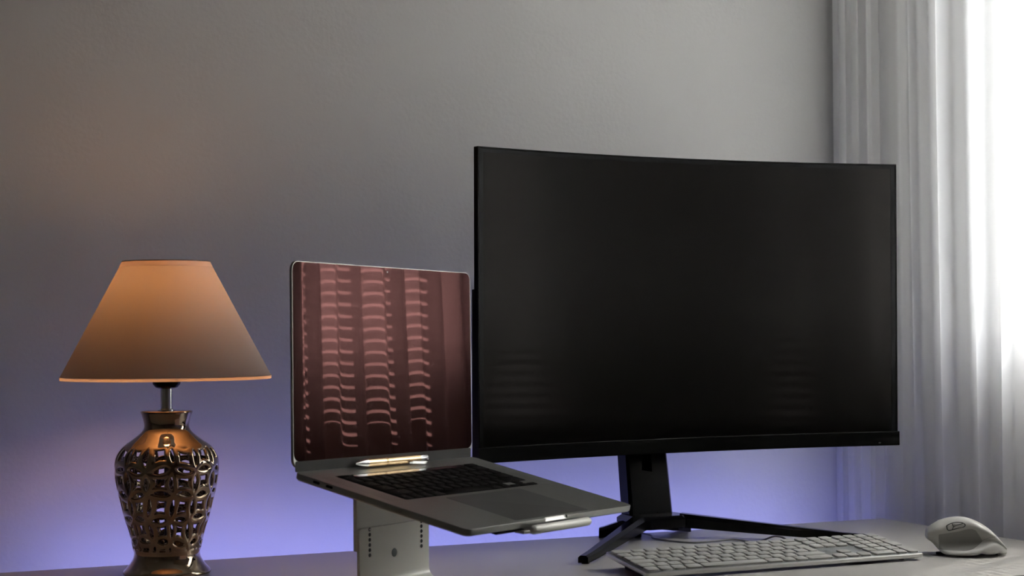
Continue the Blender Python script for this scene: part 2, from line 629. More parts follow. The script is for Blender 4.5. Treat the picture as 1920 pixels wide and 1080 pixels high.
def slab(bm, s0, s1, z0, z1, d0, d1, n=48, bev=0, taper=0, mi=0):
    """curved box; d0 front, d1 back; taper shrinks the back face"""
    prof = [(z0 + bev, d0), (z1 - bev, d0), (z1, d0 + bev), (z1, d1 - bev) if not taper else (z1 - taper, d1), (z1 - bev, d1) if not taper else (z1 - taper - .001, d1),
            (z0 + bev, d1) if not taper else (z0 + taper + .001, d1), (z0, d1 - bev) if not taper else (z0 + taper, d1), (z0, d0 + bev)]
    rings = []
    for k in range(n + 1):
        s = s0 + (s1 - s0) * k / n
        ring = []
        for z, d in prof:
            ss = s
            if taper and d >= d1 - 1e-9:
                ss = (s0 + s1) / 2 + (s - (s0 + s1) / 2) * (1 - 2 * taper / (MW * (s1 - s0)))
            ring.append(bm.verts.new(mpt(ss, z, d)))
        rings.append(ring)
    for a, c in zip(rings, rings[1:]):
        m_ = len(a)
        for k in range(m_):
            bm.faces.new((a[k], a[(k + 1) % m_], c[(k + 1) % m_], c[k])).material_index = mi
    bm.faces.new(list(reversed(rings[0]))).material_index = mi
    bm.faces.new(rings[-1]).material_index = mi


CH = .0215
b = bmesh.new(); slab(b, -.4975, .4975, CH, MH - .0018, .0004, .004)
link('screen', b, M['mon_screen'], mroot)
b = bmesh.new()
fr = .0024 / MW
slab(b, -.5, .5, MH - .0026, MH, -.0006, .0085, bev=.0005)
slab(b, -.5, -.5 + fr, CH, MH - .001, -.0006, .0085, n=1, bev=.0004)
slab(b, .5 - fr, .5, CH, MH - .001, -.0006, .0085, n=1, bev=.0004)
link('bezel', b, M['mon_bezel'], mroot)
b = bmesh.new()
slab(b, -.4968, -.4968 + .007 / MW, CH, MH - .0024, -.0001, .0004, n=1)
slab(b, .4968 - .007 / MW, .4968, CH, MH - .0024, -.0001, .0004, n=1)
slab(b, -.4968, .4968, MH - .0075, MH - .0024, -.0001, .0004)
link('screen_border', b, M['black_gloss'], mroot)
b = bmesh.new(); slab(b, -.5027, .5027, 0, CH, -.0028, .0095, bev=.0009)
chin = link('bottom_bezel', b, M['mon_bezel'], mroot)
b = bmesh.new()
q = mpt(.4565, .0045, -.003)
box(b, -.0016, .0016, -.0003, .0003, -.0009, .0009, mtx=Matrix.Translation(q) @ Matrix.Rotation(-AM * .4565, 4, 'Z'))
link('power_light', b, mat('indicator_dim', (.06, .06, .06), .4), chin)
b = bmesh.new(); slab(b, -.4992, .4992, .001, MH - .001, .0080, .018, taper=.02)
link('back_cover', b, M['black'], mroot)
b = bmesh.new(); slab(b, -.4995, .4995, .001, .236, .0085, .0140, bev=.001)
slab(b, -.47, .47, .012, .225, .0138, .034, taper=.012)
slab(b, -.22, .22, .02, .34, .030, .052, taper=.02)
link('rear_housing', b, M['black'], mroot)

# stand (local frame of the monitor root: local x ~ world X + .44, y ~ world Y + .128)
b = bmesh.new()
lean = .018


def colpt(x, y, z): return Vector((x, y + lean * z / .12, z))


vs = []
for z, hw in ((.020, .0375), (.135, .0355), (.30, .034)):
    pts = [(-hw, .080), (-hw + .004, .076), (hw - .004, .076), (hw, .080), (hw, .104), (-hw, .104)]
    vs.append([b.verts.new(colpt(-.010 + x, y, z)) for x, y in pts])
for a, c in zip(vs, vs[1:]):
    for k in range(6): b.faces.new((a[k], a[(k + 1) % 6], c[(k + 1) % 6], c[k]))
b.faces.new(list(reversed(vs[0]))); b.faces.new(vs[-1])
cb = bmesh.new()
pts = [(-.022, .099), (-.004, .096), (-.003, .160), (-.013, .160)]
lo = [cb.verts.new(colpt(x, .060, z)) for x, z in pts]
hi = [cb.verts.new(colpt(x, .098, z)) for x, z in pts]
for k in range(4): cb.faces.new((lo[k], lo[(k + 1) % 4], hi[(k + 1) % 4], hi[k]))
cb.faces.new(list(reversed(lo))); cb.faces.new(hi)
b = cut(b, cb)
link('stand_column', b, M['black'], mroot, angle=20)
b = bmesh.new(); box(b, -.045, .025, .045, .120, .245, .315, .004)
link('mount_bracket', b, M['black'], mroot)


def arm(p0, p1, w0, w1, h0, h1, lift0, lift1, ridge=.35):
    """tapering stand arm with a ridge along its top; p0 root, p1 tip on the desk"""
    bm = bmesh.new()
    p0, p1 = Vector(p0), Vector(p1)
    d = (p1 - p0).normalized()
    sd = Vector((-d.y, d.x))
    rings = []
    for k in range(9):
        t_ = k / 8
        c = p0.lerp(p1, t_)
        w = w0 + (w1 - w0) * t_
        h = h0 + (h1 - h0) * t_
        l = lift0 + (lift1 - lift0) * min(1, t_ * 1.08)
        ring = []
        for (u, vv) in ((-1, 0), (1, 0), (1, .72), (.55, 1), (-.55, 1), (-1, .72)):
            e = c + sd * (u * w / 2)
            ring.append(bm.verts.new((e.x, e.y, l + vv * h)))
        rings.append(ring)
    for a, c in zip(rings, rings[1:]):
        for k in range(6): bm.faces.new((a[k], a[(k + 1) % 6], c[(k + 1) % 6], c[k]))
    bm.faces.new(list(reversed(rings[0]))); bm.faces.new(rings[-1])
    return bm


CX = -.010
b = bmesh.new()
pts = [(-.052, .055), (-.030, .036), (.030, .036), (.052, .055), (.045, .110), (-.045, .110)]
loft(b, [(x + CX, y) for x, y in pts], [(.015, .004), (.018, 0), (.029, 0), (.034, .006)])
hub = link('stand_hub', b, M['black_gloss'], mroot, angle=20)
for sx, ex in ((-1, -.2365), (1, .233)):
    link('front_leg', arm((CX + sx * .036, .058), (CX + ex, -.140), .027, .014, .020, .0100, .0155, .0015), M['black_gloss'], mroot, angle=20)
for sx in (-1, 1):
    link('rear_leg', arm((CX + sx * .030, .085), (CX + sx * .074, .112), .034, .024, .024, .014, .008, .0005), M['black'], mroot, angle=20)
b = bmesh.new(); lathe(b, [(.0092, 0), (.0098, .001), (.0098, .017)], 20, CX - .024, .092, cap0=True, cap1=True)
link('foot_pad', b, M['rubber'], mroot)
for sx in (-1, 1):
    b = bmesh.new()
    lathe(b, [(.0052, 0), (.0052, .0018)], 16, CX + sx * .230, -.1345, cap0=True, cap1=True)
    link('foot_pad', b, M['rubber'], mroot)

# ------------------------------------------------------------------ keyboard
KW, KD, KT = .4187, .1149, .12
kroot = thing('computer_keyboard', 'slim silver keyboard with white keys lying before the monitor', 'keyboard', (-.6759, -.449, DESK_Z + .0032), (0, 0, .002))
b = bmesh.new()
loft(b, rrect(KW, KD, .005, KW / 2, KD / 2), [(0, .0012), (.0008, .0003), (.0014, 0), (.0052, 0), (.0058, .0004), (.006, .0011)])
body = link('body', b, M['alu'], kroot, angle=30)
b = bmesh.new()
loft(b, rrect(KW - .0042, KD - .0042, .004, KW / 2, KD / 2), [(.0055, 0), (.00615, 0), (.0062, .0002)])
link('top_plate', b, M['kb_top'], kroot)
for x in (.035, KW - .035):
    b = bmesh.new()
    # foot wedge reaching from the tilted body down to the desk
    s_, c_ = math.sin(KT), math.cos(KT)
    pts = []
    for y in (.055, .100):
        for zt in (0, 1):
            if zt: pts.append((y, .0004))
            else: pts.append((y, (-.0032 - y * s_) / c_ + .0002))
    (y0, a0), (_, t0), (y1, a1), (_, t1) = pts
    lo = [(x - .012, y0, a0), (x + .012, y0, a0), (x + .012, y1, a1), (x - .012, y1, a1)]
    hi = [(x - .014, y0 - .004, t0), (x + .014, y0 - .004, t0), (x + .014, y1 + .003, t1), (x - .014, y1 + .003, t1)]
    lo = [b.verts.new(v) for v in lo]; hi = [b.verts.new(v) for v in hi]
    for k in range(4): b.faces.new((lo[k], lo[(k + 1) % 4], hi[(k + 1) % 4], hi[k]))
    b.faces.new(list(reversed(lo))); b.faces.new(hi)
    link('rear_foot', b, M['mouse_gap'], kroot, smooth=False)
for x in (.03, KW - .03):
    b = bmesh.new(); lathe(b, [(.004, -.0030), (.004, .0004)], 16, x, .010, cap0=True, cap1=True)
    link('front_foot', b, M['rubber'], kroot)

U, MARG = .01905, .0034
RD = (KD - 2 * MARG - .0005) / 6


def keycap(bm, pts, z0, z1, mi=0):
    loft(bm, pts, [(z0, .0001), (z1 - .0007, 0), (z1 - .0002, .0003), (z1, .0009)], mi)


rows = [
    [('esc', 1.5)] + [('F%d' % i, 1) for i in range(1, 13)] + [('^', 1)],
    [('§', 1)] + [(c, 1) for c in '1234567890-='] + [('delete', 1.5)],
    [('tab', 1.5)] + [(c, 1) for c in 'QWERTYUIOP[]'],
    [('caps', 1.75)] + [(c, 1) for c in "ASDFGHJKL;'\\"],
    [('shift', 1.25)] + [(c, 1) for c in '`ZXCVBNM,./'] + [('shift', 2.25)],
    [('fn', 1), ('ctrl', 1), ('alt', 1), ('cmd', 1.25), ('', 5), ('cmd', 1.25), ('alt', 1), ('fn', 1), ('ctrl', 2)],
]
keys = []          # (x0, x1, y0, y1, legend)
for r, row in enumerate(rows):
    x = MARG
    y1 = KD - MARG - r * RD
    for lg, w in row:
        keys.append((x, x + w * U, y1 - RD, y1, lg, r))
        x += w * U
nx = MARG + 14.5 * U + .0030
for r, row in enumerate([['F13', 'F14', 'F15'], ['ins', 'home', 'pgup'], ['del', 'end', 'pgdn'], None, [None, '^', None], ['<', 'v', '>']]):
    if not row: continue
    for c, lg in enumerate(row):
        if lg is None: continue
        y1 = KD - MARG - r * RD
        keys.append((nx + c * U, nx + (c + 1) * U, y1 - RD, y1, lg, r))
px_ = nx + 3 * U + .0030
UP = (KW - MARG - px_) / 4
for r, row in enumerate([['F16', 'F17', 'F18', 'F19'], ['num', '=', '/', '*'], ['7', '8', '9', '-2'], ['4', '5', '6', None], ['1', '2', '3', '=2'], ['0w', None, '.', None]]):
    for c, lg in enumerate(row):
        if lg is None: continue
        y1 = KD - MARG - r * RD
        x0, x1, y0 = px_ + c * UP, px_ + (c + 1) * UP, y1 - RD
        if lg.endswith('2') and len(lg) == 2: y0 -= RD; lg = {'-2': '+', '=2': 'enter'}[lg]
        if lg == '0w': x1 += UP; lg = '0'
        keys.append((x0, x1, y0, y1, lg, r))
GAP = .0016
fbm = bmesh.new()
stuffed = 0
for (x0, x1, y0, y1, lg, r) in keys:
    stuff = r == 0 and lg.startswith('F') and 2 <= int(lg[1:]) <= 12
    bm = fbm if stuff else bmesh.new()
    w, d = x1 - x0 - 2 * GAP, y1 - y0 - 2 * GAP
    cx, cy = (x0 + x1) / 2, (y0 + y1) / 2
    keycap(bm, rrect(w, d, .0026, cx, cy, 4), .0061, .0088)
    if lg:
        n = len(lg)
        sz = .0072 if n == 1 else (.0046 if n <= 2 else .0032)
        add_text(bm, lg, sz, cx, cy, .00883, 1)
    if stuff: stuffed += 1
    else: link('key', bm, [M['key_white'], M['key_legend']], kroot, angle=40)
o = link('function_keys', fbm, [M['key_white'], M['key_legend']], kroot, angle=40)
o['kind'] = 'stuff'
# the L-shaped return key over rows 3 and 4
xr, xl, xl2 = MARG + 14.5 * U - GAP, MARG + 13.5 * U + GAP, MARG + 13.75 * U + GAP
yt, ym, yb = KD - MARG - 2 * RD - GAP, KD - MARG - 3 * RD + GAP, KD - MARG - 4 * RD + GAP
b = bmesh.new()
keycap(b, [(xl, ym), (xl2, ym), (xl2, yb + .001), (xl2 + .001, yb), (xr - .002, yb), (xr, yb + .002), (xr, yt - .002), (xr - .002, yt), (xl + .002, yt), (xl, yt - .002)], .0061, .0088)
link('key', b, M['key_white'], kroot, angle=40)

# cable from the rear of the keyboard to the foot of the monitor stand (own frame undone)
kinv = (Matrix.Translation((-.6759, -.449, DESK_Z + .0032)) @ Matrix.Rotation(.002, 4, 'Z')).inverted()
cz = DESK_Z + .0019
pth = spline([(-.3905, -.338, DESK_Z + .0175), (-.3900, -.324, DESK_Z + .0195), (-.3880, -.306, DESK_Z + .0225), (-.388, -.285, DESK_Z + .0215), (-.386, -.255, DESK_Z + .013), (-.376, -.215, cz + .002),
              (-.366, -.180, cz), (-.3715, -.1495, cz), (-.4036, -.1500, cz), (-.442, -.1545, cz), (-.4620, -.1154, cz), (-.4667, -.0805, cz), (-.452, -.045, cz), (-.450, -.008, cz)], 10)
b = bmesh.new(); tube(b, pth, .0014, 10, mtx=kinv)
for o in kroot.children: o.rotation_euler.x = KT
link('cable', b, M['cable'], kroot, angle=None)

# ------------------------------------------------------------------ laptop
LM = Matrix(((.8373, -.5315, .1284), (.5466, .8200, -.1698), (-.0150, .2124, .9771))).to_4x4()
LM = LM.to_quaternion().to_matrix().to_4x4()
LM.translation = Vector((-.9748, -.3472, .8887))
lroot = thing('laptop', 'open grey laptop with dark glossy screen mirroring the curtain, on a stand', 'laptop', mtx=LM)
LW, LD, LH, LO = .3579, .2459, .2400, 1.8008
b = bmesh.new()
loft(b, rrect(LW, LD - .001, .0090, 0, -LD / 2), [(-.0098, .012), (-.0095, .0065), (-.0084, .0022), (-.0066, .0003), (-.004, 0), (-.0007, 0), (-.0002, .0002), (0, .0006)])
c = bmesh.new()
kwx, ky1, ky0 = .1395, -.0275, -.1325
loft(c, rrect(2 * kwx, ky1 - ky0, .003, 0, (ky1 + ky0) / 2), [(-.0013, 0), (.01, 0)])
b = cut(b, c)
c = bmesh.new()                                   # finger scoop in the front edge
tube(c, [(-.0235, -LD - .0035, .0022), (.0235, -LD - .0035, .0022)], .0072, 24)
b = cut(b, c)
link('base', b, M['alu_dark'], lroot, angle=25)
b = bmesh.new(); loft(b, rrect(2 * kwx - .0004, ky1 - ky0 - .0004, .003, 0, (ky1 + ky0) / 2), [(-.0014, 0), (-.0010, 0)])
link('keyboard_well', b, M['lap_well'], lroot)
b = bmesh.new(); loft(b, rrect(.1575, .0985, .003, .0035, -.1895), [(-.0004, 0), (.00012, 0), (.00016, .0002)])
link('trackpad', b, M['pad'], lroot)
lr = [
    [('1', 1)] and [(c_, 1) for c_ in '`1234567890-='] + [('delete', 1.5)],
    [('tab', 1.5)] + [(c_, 1) for c_ in 'QWERTYUIOP[]\\'],
    [('caps', 1.75)] + [(c_, 1) for c_ in "ASDFGHJKL;'"] + [('return', 1.75)],
    [('shift', 2.25)] + [(c_, 1) for c_ in 'ZXCVBNM,./'] + [('shift', 2.25)],
    [('fn', 1), ('ctrl', 1), ('alt', 1), ('cmd', 1.25), ('', 5), ('cmd', 1.25), ('alt', 1)],
]
LU = (2 * kwx - .002) / 14.5
FR = .0115
LR = (ky1 - ky0 - .002 - FR) / 5


def lkey(x0, x1, y0, y1, lg):
    bm = bmesh.new()
    g = .0011
    loft(bm, rrect(x1 - x0 - 2 * g, y1 - y0 - 2 * g, .0018, (x0 + x1) / 2, (y0 + y1) / 2, 3), [(-.0010, 0), (.0001, 0), (.0004, .0004)])
    if lg: add_text(bm, lg, .0062 if len(lg) == 1 else .003, (x0 + x1) / 2, (y0 + y1) / 2, .00043, 1)
    link('key', bm, [M['lap_key'], M['lap_legend']], lroot, angle=40)


for r, row in enumerate(lr):
    x = -kwx + .001
    y1 = ky1 - .001 - FR - r * LR
    for lg, w in row:
        lkey(x, x + w * LU, y1 - LR, y1, lg)
        x += w * LU
ax = kwx - .001 - 3 * LU
yb_ = ky1 - .001 - FR - 5 * LR
lkey(ax, ax + LU, yb_, yb_ + LR / 2, '')
lkey(ax + LU, ax + 2 * LU, yb_, yb_ + LR / 2, '')
lkey(ax + LU, ax + 2 * LU, yb_ + LR / 2, yb_ + LR, '')
lkey(ax + 2 * LU, ax + 3 * LU, yb_, yb_ + LR / 2, '')
for x in (ax, ax + 2 * LU):
    b = bmesh.new(); box(b, x + .0006, x + LU - .0004 + (.0008 if x > ax else 0), yb_ + LR / 2 + .0004, yb_ + LR - .0002, -.0011, -.0001)
    link('key_surround', b, M['alu_dark'], lroot, smooth=False)
lkey(-kwx + .001, -kwx + .001 + 1.2 * LU, ky1 - .001 - FR, ky1 - .001, 'esc')
b = bmesh.new(); loft(b, rrect(11.6 * LU, FR - .0024, .001, -kwx + .001 + 7.2 * LU, ky1 - .001 - FR / 2, 3), [(-.001, 0), (.0001, 0)])
link('touch_bar', b, mat('touch_bar_glass', (.006, .005, .005), .12), lroot)
lkey(kwx - .001 - 1.2 * LU, kwx - .001, ky1 - .001 - FR, ky1 - .001, '')
for sx in (-1, 1):
    b = bmesh.new(); box(b, sx * .1555 - .0085, sx * .1555 + .0085, ky0 + .001, ky1 - .001, -.0003, .00008)
    link('speaker_grille', b, mat('speaker_grille', (.37, .375, .355), .42, 1., bump=(3000, .3, .0002)), lroot, smooth=False)
for y in (-.035, -.054):
    b = bmesh.new(); loft(b, [(yy, zz) for yy, zz in rrect(.0098, .0030, .0014, y, -.0032, 4)], [(-.0006, 0), (.0007, 0)], f=lambda v: Vector((-LW / 2 - .0001 + .0006 - v.z, v.x, v.y)))
    link('usb_port', b, M['lap_well'], lroot)
# lid
LQ = Matrix(((1, 0, 0), (0, -math.cos(LO), -math.sin(LO)), (0, math.sin(LO), -math.cos(LO)))).to_4x4()   # columns: x, v (up the lid), front normal


def lid(v): return LQ @ Vector((v.x, v.y, v.z))


b = bmesh.new()
loft(b, rrect(LW, LH - .004, .0105, 0, (LH + .004) / 2), [(-.0048, .003), (-.0045, .0012), (-.0036, 0), (-.0004, 0), (-.0001, .0002)], f=lid)
lidobj = link('lid', b, M['alu_dark'], lroot, angle=25)
b = bmesh.new()
loft(b, rrect(LW - .0016, LH - .0121, .0096, 0, .0114 + (LH - .0121) / 2), [(-.0008, 0), (.00005, 0)], f=lid)
link('screen_glass', b, M['lap_glass'], lidobj, angle=25)
b = bmesh.new()
tube(b, [lid(Vector((0, LH - .006, .0001))), lid(Vector((0, LH - .006, .00018)))], .0011, 12)
link('webcam', b, mat('webcam_lens', (.03, .03, .05), .1, coat=1), lidobj)
b = bmesh.new()
tube(b, [(-.150, .0035, -.0022), (.150, .0035, -.0022)], .0042, 20)
link('hinge', b, M['black'], lroot)
b = bmesh.new(); loft(b, rrect(LW - .0070, .0120, .0020, 0, .0055), [(-.0006, 0), (.0001, 0), (.0003, .0003)], f=lid)
link('lid_lower_strip', b, mat('lid_strip_dark', (.045, .045, .042), .5, spec=.2), lidobj, angle=25)
b = bmesh.new()
for x in (-.14, .14):
    for y in (-.03, -.21):
        lathe(b, [(.006, -.0112), (.007, -.0105), (.007, -.0094)], 20, x, y, cap0=True, cap1=True)
link('rubber_feet', b, M['rubber'], lroot)

# ------------------------------------------------------------------ pen lying along the hinge
PR = .0052
pm = LM @ Matrix.Translation((-.0055, -.0075, PR + .0008)) @ Matrix.Rotation(math.radians(90), 4, 'Y')
proot = thing('ballpoint_pen', 'champagne gold and silver ballpoint pen lying along the laptop hinge', 'pen', mtx=pm)
PL = .143


def pseg(name, prof, m_, seg=28):
    bm = bmesh.new(); lathe(bm, prof, seg, cap0=True, cap1=True)
    return link(name, bm, m_, proot, angle=30)


h = PL / 2
pseg('tip', [(.0009, -h), (.0016, -h + .003), (.0030, -h + .009), (.0042, -h + .015), (.0050, -h + .021)], M['silver'])
pseg('barrel', [(.0050, -h + .021), (PR, -h + .024), (PR, -h + .0545), (PR - .0004, -h + .055), (PR - .0004, -h + .056), (PR, -h + .0565), (PR, -h + .0575), (PR - .0004, -h + .058), (PR, -h + .0585), (PR, h - .018)], M['gold'])
pseg('top_cap', [(PR, h - .018), (PR, h - .006), (.0045, h - .002), (.0028, h)], M['silver'])
# clip on the side turned to the camera and a little up
b = bmesh.new()
prev = None
cpts = spline([(0, PR + .0004, h - .006), (0, PR + .0032, h - .010), (0, PR + .0026, h - .022), (0, PR + .0010, h - .036), (0, PR + .0016, h - .0415), (0, PR + .0010, h - .044)], 6)
for i, p_ in enumerate(cpts):
    f_ = i / (len(cpts) - 1)
    w = .0021 * (1 - .35 * f_)
    ring = [b.verts.new((p_.x + a_ * w, p_.y + c_ * .0005, p_.z)) for a_, c_ in ((-1, -1), (1, -1), (1, 1), (-1, 1))]
    if prev:
        for k in range(4): b.faces.new((prev[k], prev[(k + 1) % 4], ring[(k + 1) % 4], ring[k]))
    else: b.faces.new(list(reversed(ring)))
    prev = ring
b.faces.new(prev)
clip = link('clip', b, M['silver'], proot, angle=40)
clip.rotation_euler = (0, 0, math.radians(200))

# ------------------------------------------------------------------ laptop stand
YW = .5751
sx_, sy_ = -.9719, -.3521
sroot = thing('laptop_stand', 'silver aluminium laptop stand with two-piece riser and perforated columns', 'stand', (sx_, sy_, DESK_Z), (0, 0, YW))
TP = .0035


def plate_vert(bm, x0, x1, y0, y1, z0, z1, r, rt=True):
    seg = 5
    pts = [(x0, z0), (x1, z0)]
    for k in range(seg + 1):
        a = math.radians(90 * k / seg); pts.append((x1 - r + r * math.cos(a), z1 - r + r * math.sin(a)))
    for k in range(seg + 1):
        a = math.radians(90 + 90 * k / seg); pts.append((x0 + r + r * math.cos(a), z1 - r + r * math.sin(a)))
    loft(bm, pts, [(y0, .0003), (y0 + .0003, 0), (y1 - .0003, 0), (y1, .0003)], f=lambda v: Vector((v.x, -v.z if False else v.z, v.y)))


b = bmesh.new()
plate_vert(b, -.0715, .0680, -.0040, -.0002, .016, .0765, .004)
# bend into the base plate
prof = []
for k in range(9):
    a = math.radians(90 * k / 8)
    prof.append((-.0160 - .0002 + .016 * math.cos(a), .0165 - .016 * math.sin(a)))
prof.append((-.20, .0005))
inner = [(-.20, .0043)]
for k in range(9):
    a = math.radians(90 * (8 - k) / 8)
    inner.append((-.0162 + .0122 * math.cos(a), .0165 - .0122 * math.sin(a)))
pp = prof + inner
va = [b.verts.new((-.0715, y, z)) for y, z in pp]
vb = [b.verts.new((.0680, y, z)) for y, z in pp]
n = len(pp)
for k in range(n): b.faces.new((va[k], va[(k + 1) % n], vb[(k + 1) % n], vb[k]))
b.faces.new(va); b.faces.new(list(reversed(vb)))
lower = link('lower_plate', b, M['stand'], sroot, angle=30)
b = bmesh.new(); plate_vert(b, -.0715, .0680, 0, .0050, .050, .1215, .001)
link('upper_plate', b, M['stand'], sroot, angle=30)
for x in (-.0517, .0520):
    for k in range(6):
        b = bmesh.new()
        lathe(b, [(.0023, -.00005), (.0023, .00025)], 16, cap0=True, cap1=True)
        for v in b.verts: v.co = Vector((x + v.co.x, -.0040 - v.co.z, .0744 - .0061 * k + v.co.y))
        link('screw' if k == 0 else 'screw_hole', b, M['stand_dark'], sroot)
        if k == 0:
            b = bmesh.new()
            lathe(b, [(.0012, -.00005), (.0011, .00045)], 12, cap0=True, cap1=True)
            for v in b.verts: v.co = Vector((x + .0004 + v.co.x, -.0040 - v.co.z, .0744 + v.co.y))
            link('screw_head', b, M['alu'], sroot)
b = bmesh.new(); lathe(b, [(.0052, -.00005), (.0052, .00015), (.0050, .0003)], 28, cap0=True, cap1=True)
for v in b.verts: v.co = Vector((-.0035 + v.co.x, -.0040 - v.co.z, .0420 + v.co.y))
link('round_badge', b, M['stand_disc'], sroot)
# tray under the laptop, in the laptop's tilted frame
SM = Matrix.Translation((sx_, sy_, DESK_Z)) @ Matrix.Rotation(YW, 4, 'Z')
S2 = SM.inverted() @ LM


def tr(v): return S2 @ v


b = bmesh.new()
pts = [(-.070, 0.002), (-.105, -.05), (-.105, -.18), (-.066, -.246), (.066, -.246), (.105, -.18), (.105, -.05), (.070, .002)]
loft(b, pts, [(-.0148, .0004), (-.0144, 0), (-.0118, 0), (-.0114, .0004)], f=tr)
link('tray', b, M['stand'], sroot, angle=30)
b = bmesh.new()
box(b, -.055, .057, -.252, -.240, -.0148, -.0122, .001)
for v in b.verts: v.co = tr(v.co)
pth = [Vector((x, -.2525, -.0085)) for x in (-.061, -.0595, -.057, .060, .0625, .064)]
bb = bmesh.new()
tube(bb, pth, [.0025, .0041, .0050, .0050, .0041, .0025], 20)
for v in bb.verts: v.co = tr(v.co)
link('lip_root', b, M['stand'], sroot, angle=30)
link('front_lip', bb, M['stand'], sroot, angle=40)
b = bmesh.new(); box(b, -.118, -.060, -.243, -.215, -.0118, -.0104, .0005)  # thin dark block left of the lip, under the laptop
for v in b.verts: v.co = tr(v.co)
link('dark_pad', b, M['rubber'], sroot)

# ------------------------------------------------------------------ mouse
MYAW = math.radians(-31)
mo = thing('computer_mouse', 'light grey ergonomic mouse with thumb rest beside the keyboard', 'mouse', (-.170, -.424, DESK_Z), (0, 0, MYAW))


def mouse_section(t_):
    """closed section at t (0 = front/left .. 1 = rear/right); -y is the thumb side. Returns (y, z) points"""
    def L(tab):
        for i in range(len(tab) - 1):
            (a, va), (c, vc) = tab[i], tab[i + 1]
            if t_ <= c:
                s_ = (t_ - a) / (c - a)
                p_, n_ = tab[max(i - 1, 0)], tab[min(i + 2, len(tab) - 1)]
                m1 = (vc - p_[1]) / (c - p_[0]) * (c - a)
                m2 = (n_[1] - va) / (n_[0] - a) * (c - a)
                return (2 * s_ ** 3 - 3 * s_ ** 2 + 1) * va + (s_ ** 3 - 2 * s_ ** 2 + s_) * m1 + (3 * s_ ** 2 - 2 * s_ ** 3) * vc + (s_ ** 3 - s_ ** 2) * m2
        return tab[-1][1]
    top = L([(0, .034), (.08, .0405), (.2, .0475), (.38, .0515), (.55, .0495), (.7, .042), (.82, .0325), (.92, .0205), (1, .010)])
    bot = L([(0, .0215), (.05, .019), (.13, .010), (.17, .004), (.22, .0022), (1, .0022)])
    half = L([(0, .017), (.06, .024), (.2, .029), (.5, .032), (.75, .031), (.9, .025), (1, .013)])
    wing = L([(0, .015), (.13, .020), (.2, .034), (.35, .043), (.55, .045), (.75, .040), (.9, .030), (1, .014)])
    waist = L([(0, .015), (.13, .019), (.25, .0145), (.5, .0145), (.7, .022), (.85, .026), (1, .012)])
    wz = L([(0, .0225), (.13, .014), (.2, .0085), (.45, .0085), (.62, .0125), (.78, .0185), (.9, .0145), (1, .007)])
    tz = top
    ar = .0042 * max(0, 1 - abs(t_ - .66) / .06) + .0038 * max(0, 1 - abs(t_ - .885) / .05)      # two arches in the lower edge
    pts = [(0, bot), (-wing * .7, bot + ar * .5), (-wing * .97, bot + ar + (wz - bot) * .15), (-wing, bot + ar * .35 + (wz - bot) * .55), (-wing * .93, wz),
           (-waist - .003, wz + (tz - wz) * .10), (-waist, wz + (tz - wz) * .32), (-waist - .0055, wz + (tz - wz) * .62), (-waist - .003, wz + (tz - wz) * .84), (-waist * .55, tz * .985),
           (0, tz), (half * .55, tz * .95), (half * .9, tz * .75), (half, tz * .45 + bot * .2), (half * .96, bot + .004), (half * .7, bot)]
    return pts


ML = .107
b = bmesh.new()
TT = [0, .03, .07, .11, .15, .19, .24, .3, .37, .44, .51, .57, .60, .63, .66, .69, .72, .77, .82, .85, .885, .92, .95, .975, 1]
rings = []
for t_ in TT:
    rings.append([b.verts.new(((t_ - .5) * ML, y, z)) for y, z in mouse_section(t_)])
nS = len(rings[0])
for i, (a, c) in enumerate(zip(rings, rings[1:])):
    for k in range(nS):
        f_ = b.faces.new((a[k], a[(k + 1) % nS], c[(k + 1) % nS], c[k]))
        tm = (TT[i] + TT[i + 1]) / 2
b.faces.new(list(reversed(rings[0]))); b.faces.new(rings[-1])
mb = link('shell', b, M['mouse_shell'], mo, angle=None)
md = mb.modifiers.new('smooth', 'SUBSURF')
md.levels = 2; md.render_levels = 2


def msurf(t_, k):
    """point on the thumb side at t and fractional section index"""
    s = mouse_section(t_)
    i = int(k); f_ = k - i
    y = s[i][0] * (1 - f_) + s[i + 1][0] * f_
    z = s[i][1] * (1 - f_) + s[i + 1][1] * f_
    return Vector(((t_ - .5) * ML, y, z))


# thumb buttons: an outline with a dividing line, and two raised pads
def mpath(l, off): return [msurf(a, c) + Vector((0, -off, .0004)) for a, c in l]


outline = [(.245, 7.75), (.30, 7.95), (.37, 8.02), (.44, 7.95), (.475, 7.75), (.465, 7.42), (.40, 7.22), (.32, 7.05), (.27, 7.02), (.25, 7.3), (.245, 7.75)]
b = bmesh.new(); tube(b, spline(mpath(outline, .0010), 5), .00055, 6)
link('button_gap', b, M['mouse_gap'], mo)
b = bmesh.new(); tube(b, spline(mpath([(.315, 7.97), (.325, 7.6), (.335, 7.48), (.315, 7.1)], .0013), 5), .0005, 6)
tube(b, spline(mpath([(.335, 7.48), (.38, 7.62), (.45, 7.88)], .0013), 5), .0005, 6)
link('button_divide', b, M['mouse_gap'], mo)
for nm, t0, t1, k0, k1 in (('forward_button', .255, .312, 7.15, 7.85), ('back_button', .33, .46, 7.25, 7.88)):
    b = bmesh.new()
    n_ = 6
    for off, m_ in ((.0016, 0),):
        g = [[b.verts.new(msurf(t0 + (t1 - t0) * i / n_, k0 + (k1 - k0) * j / n_) + Vector((0, -off + (.0008 if i in (0, n_) or j in (0, n_) else 0), 0))) for j in range(n_ + 1)] for i in range(n_ + 1)]
        for i in range(n_):
            for j in range(n_): b.faces.new((g[i][j], g[i + 1][j], g[i + 1][j + 1], g[i][j + 1]))
    bk = bmesh.ops.extrude_face_region(b, geom=list(b.faces))
    for v in [e for e in bk['geom'] if isinstance(e, bmesh.types.BMVert)]: v.co.y += .0016
    link(nm, b, M['mouse'], mo, angle=None)
b = bmesh.new()
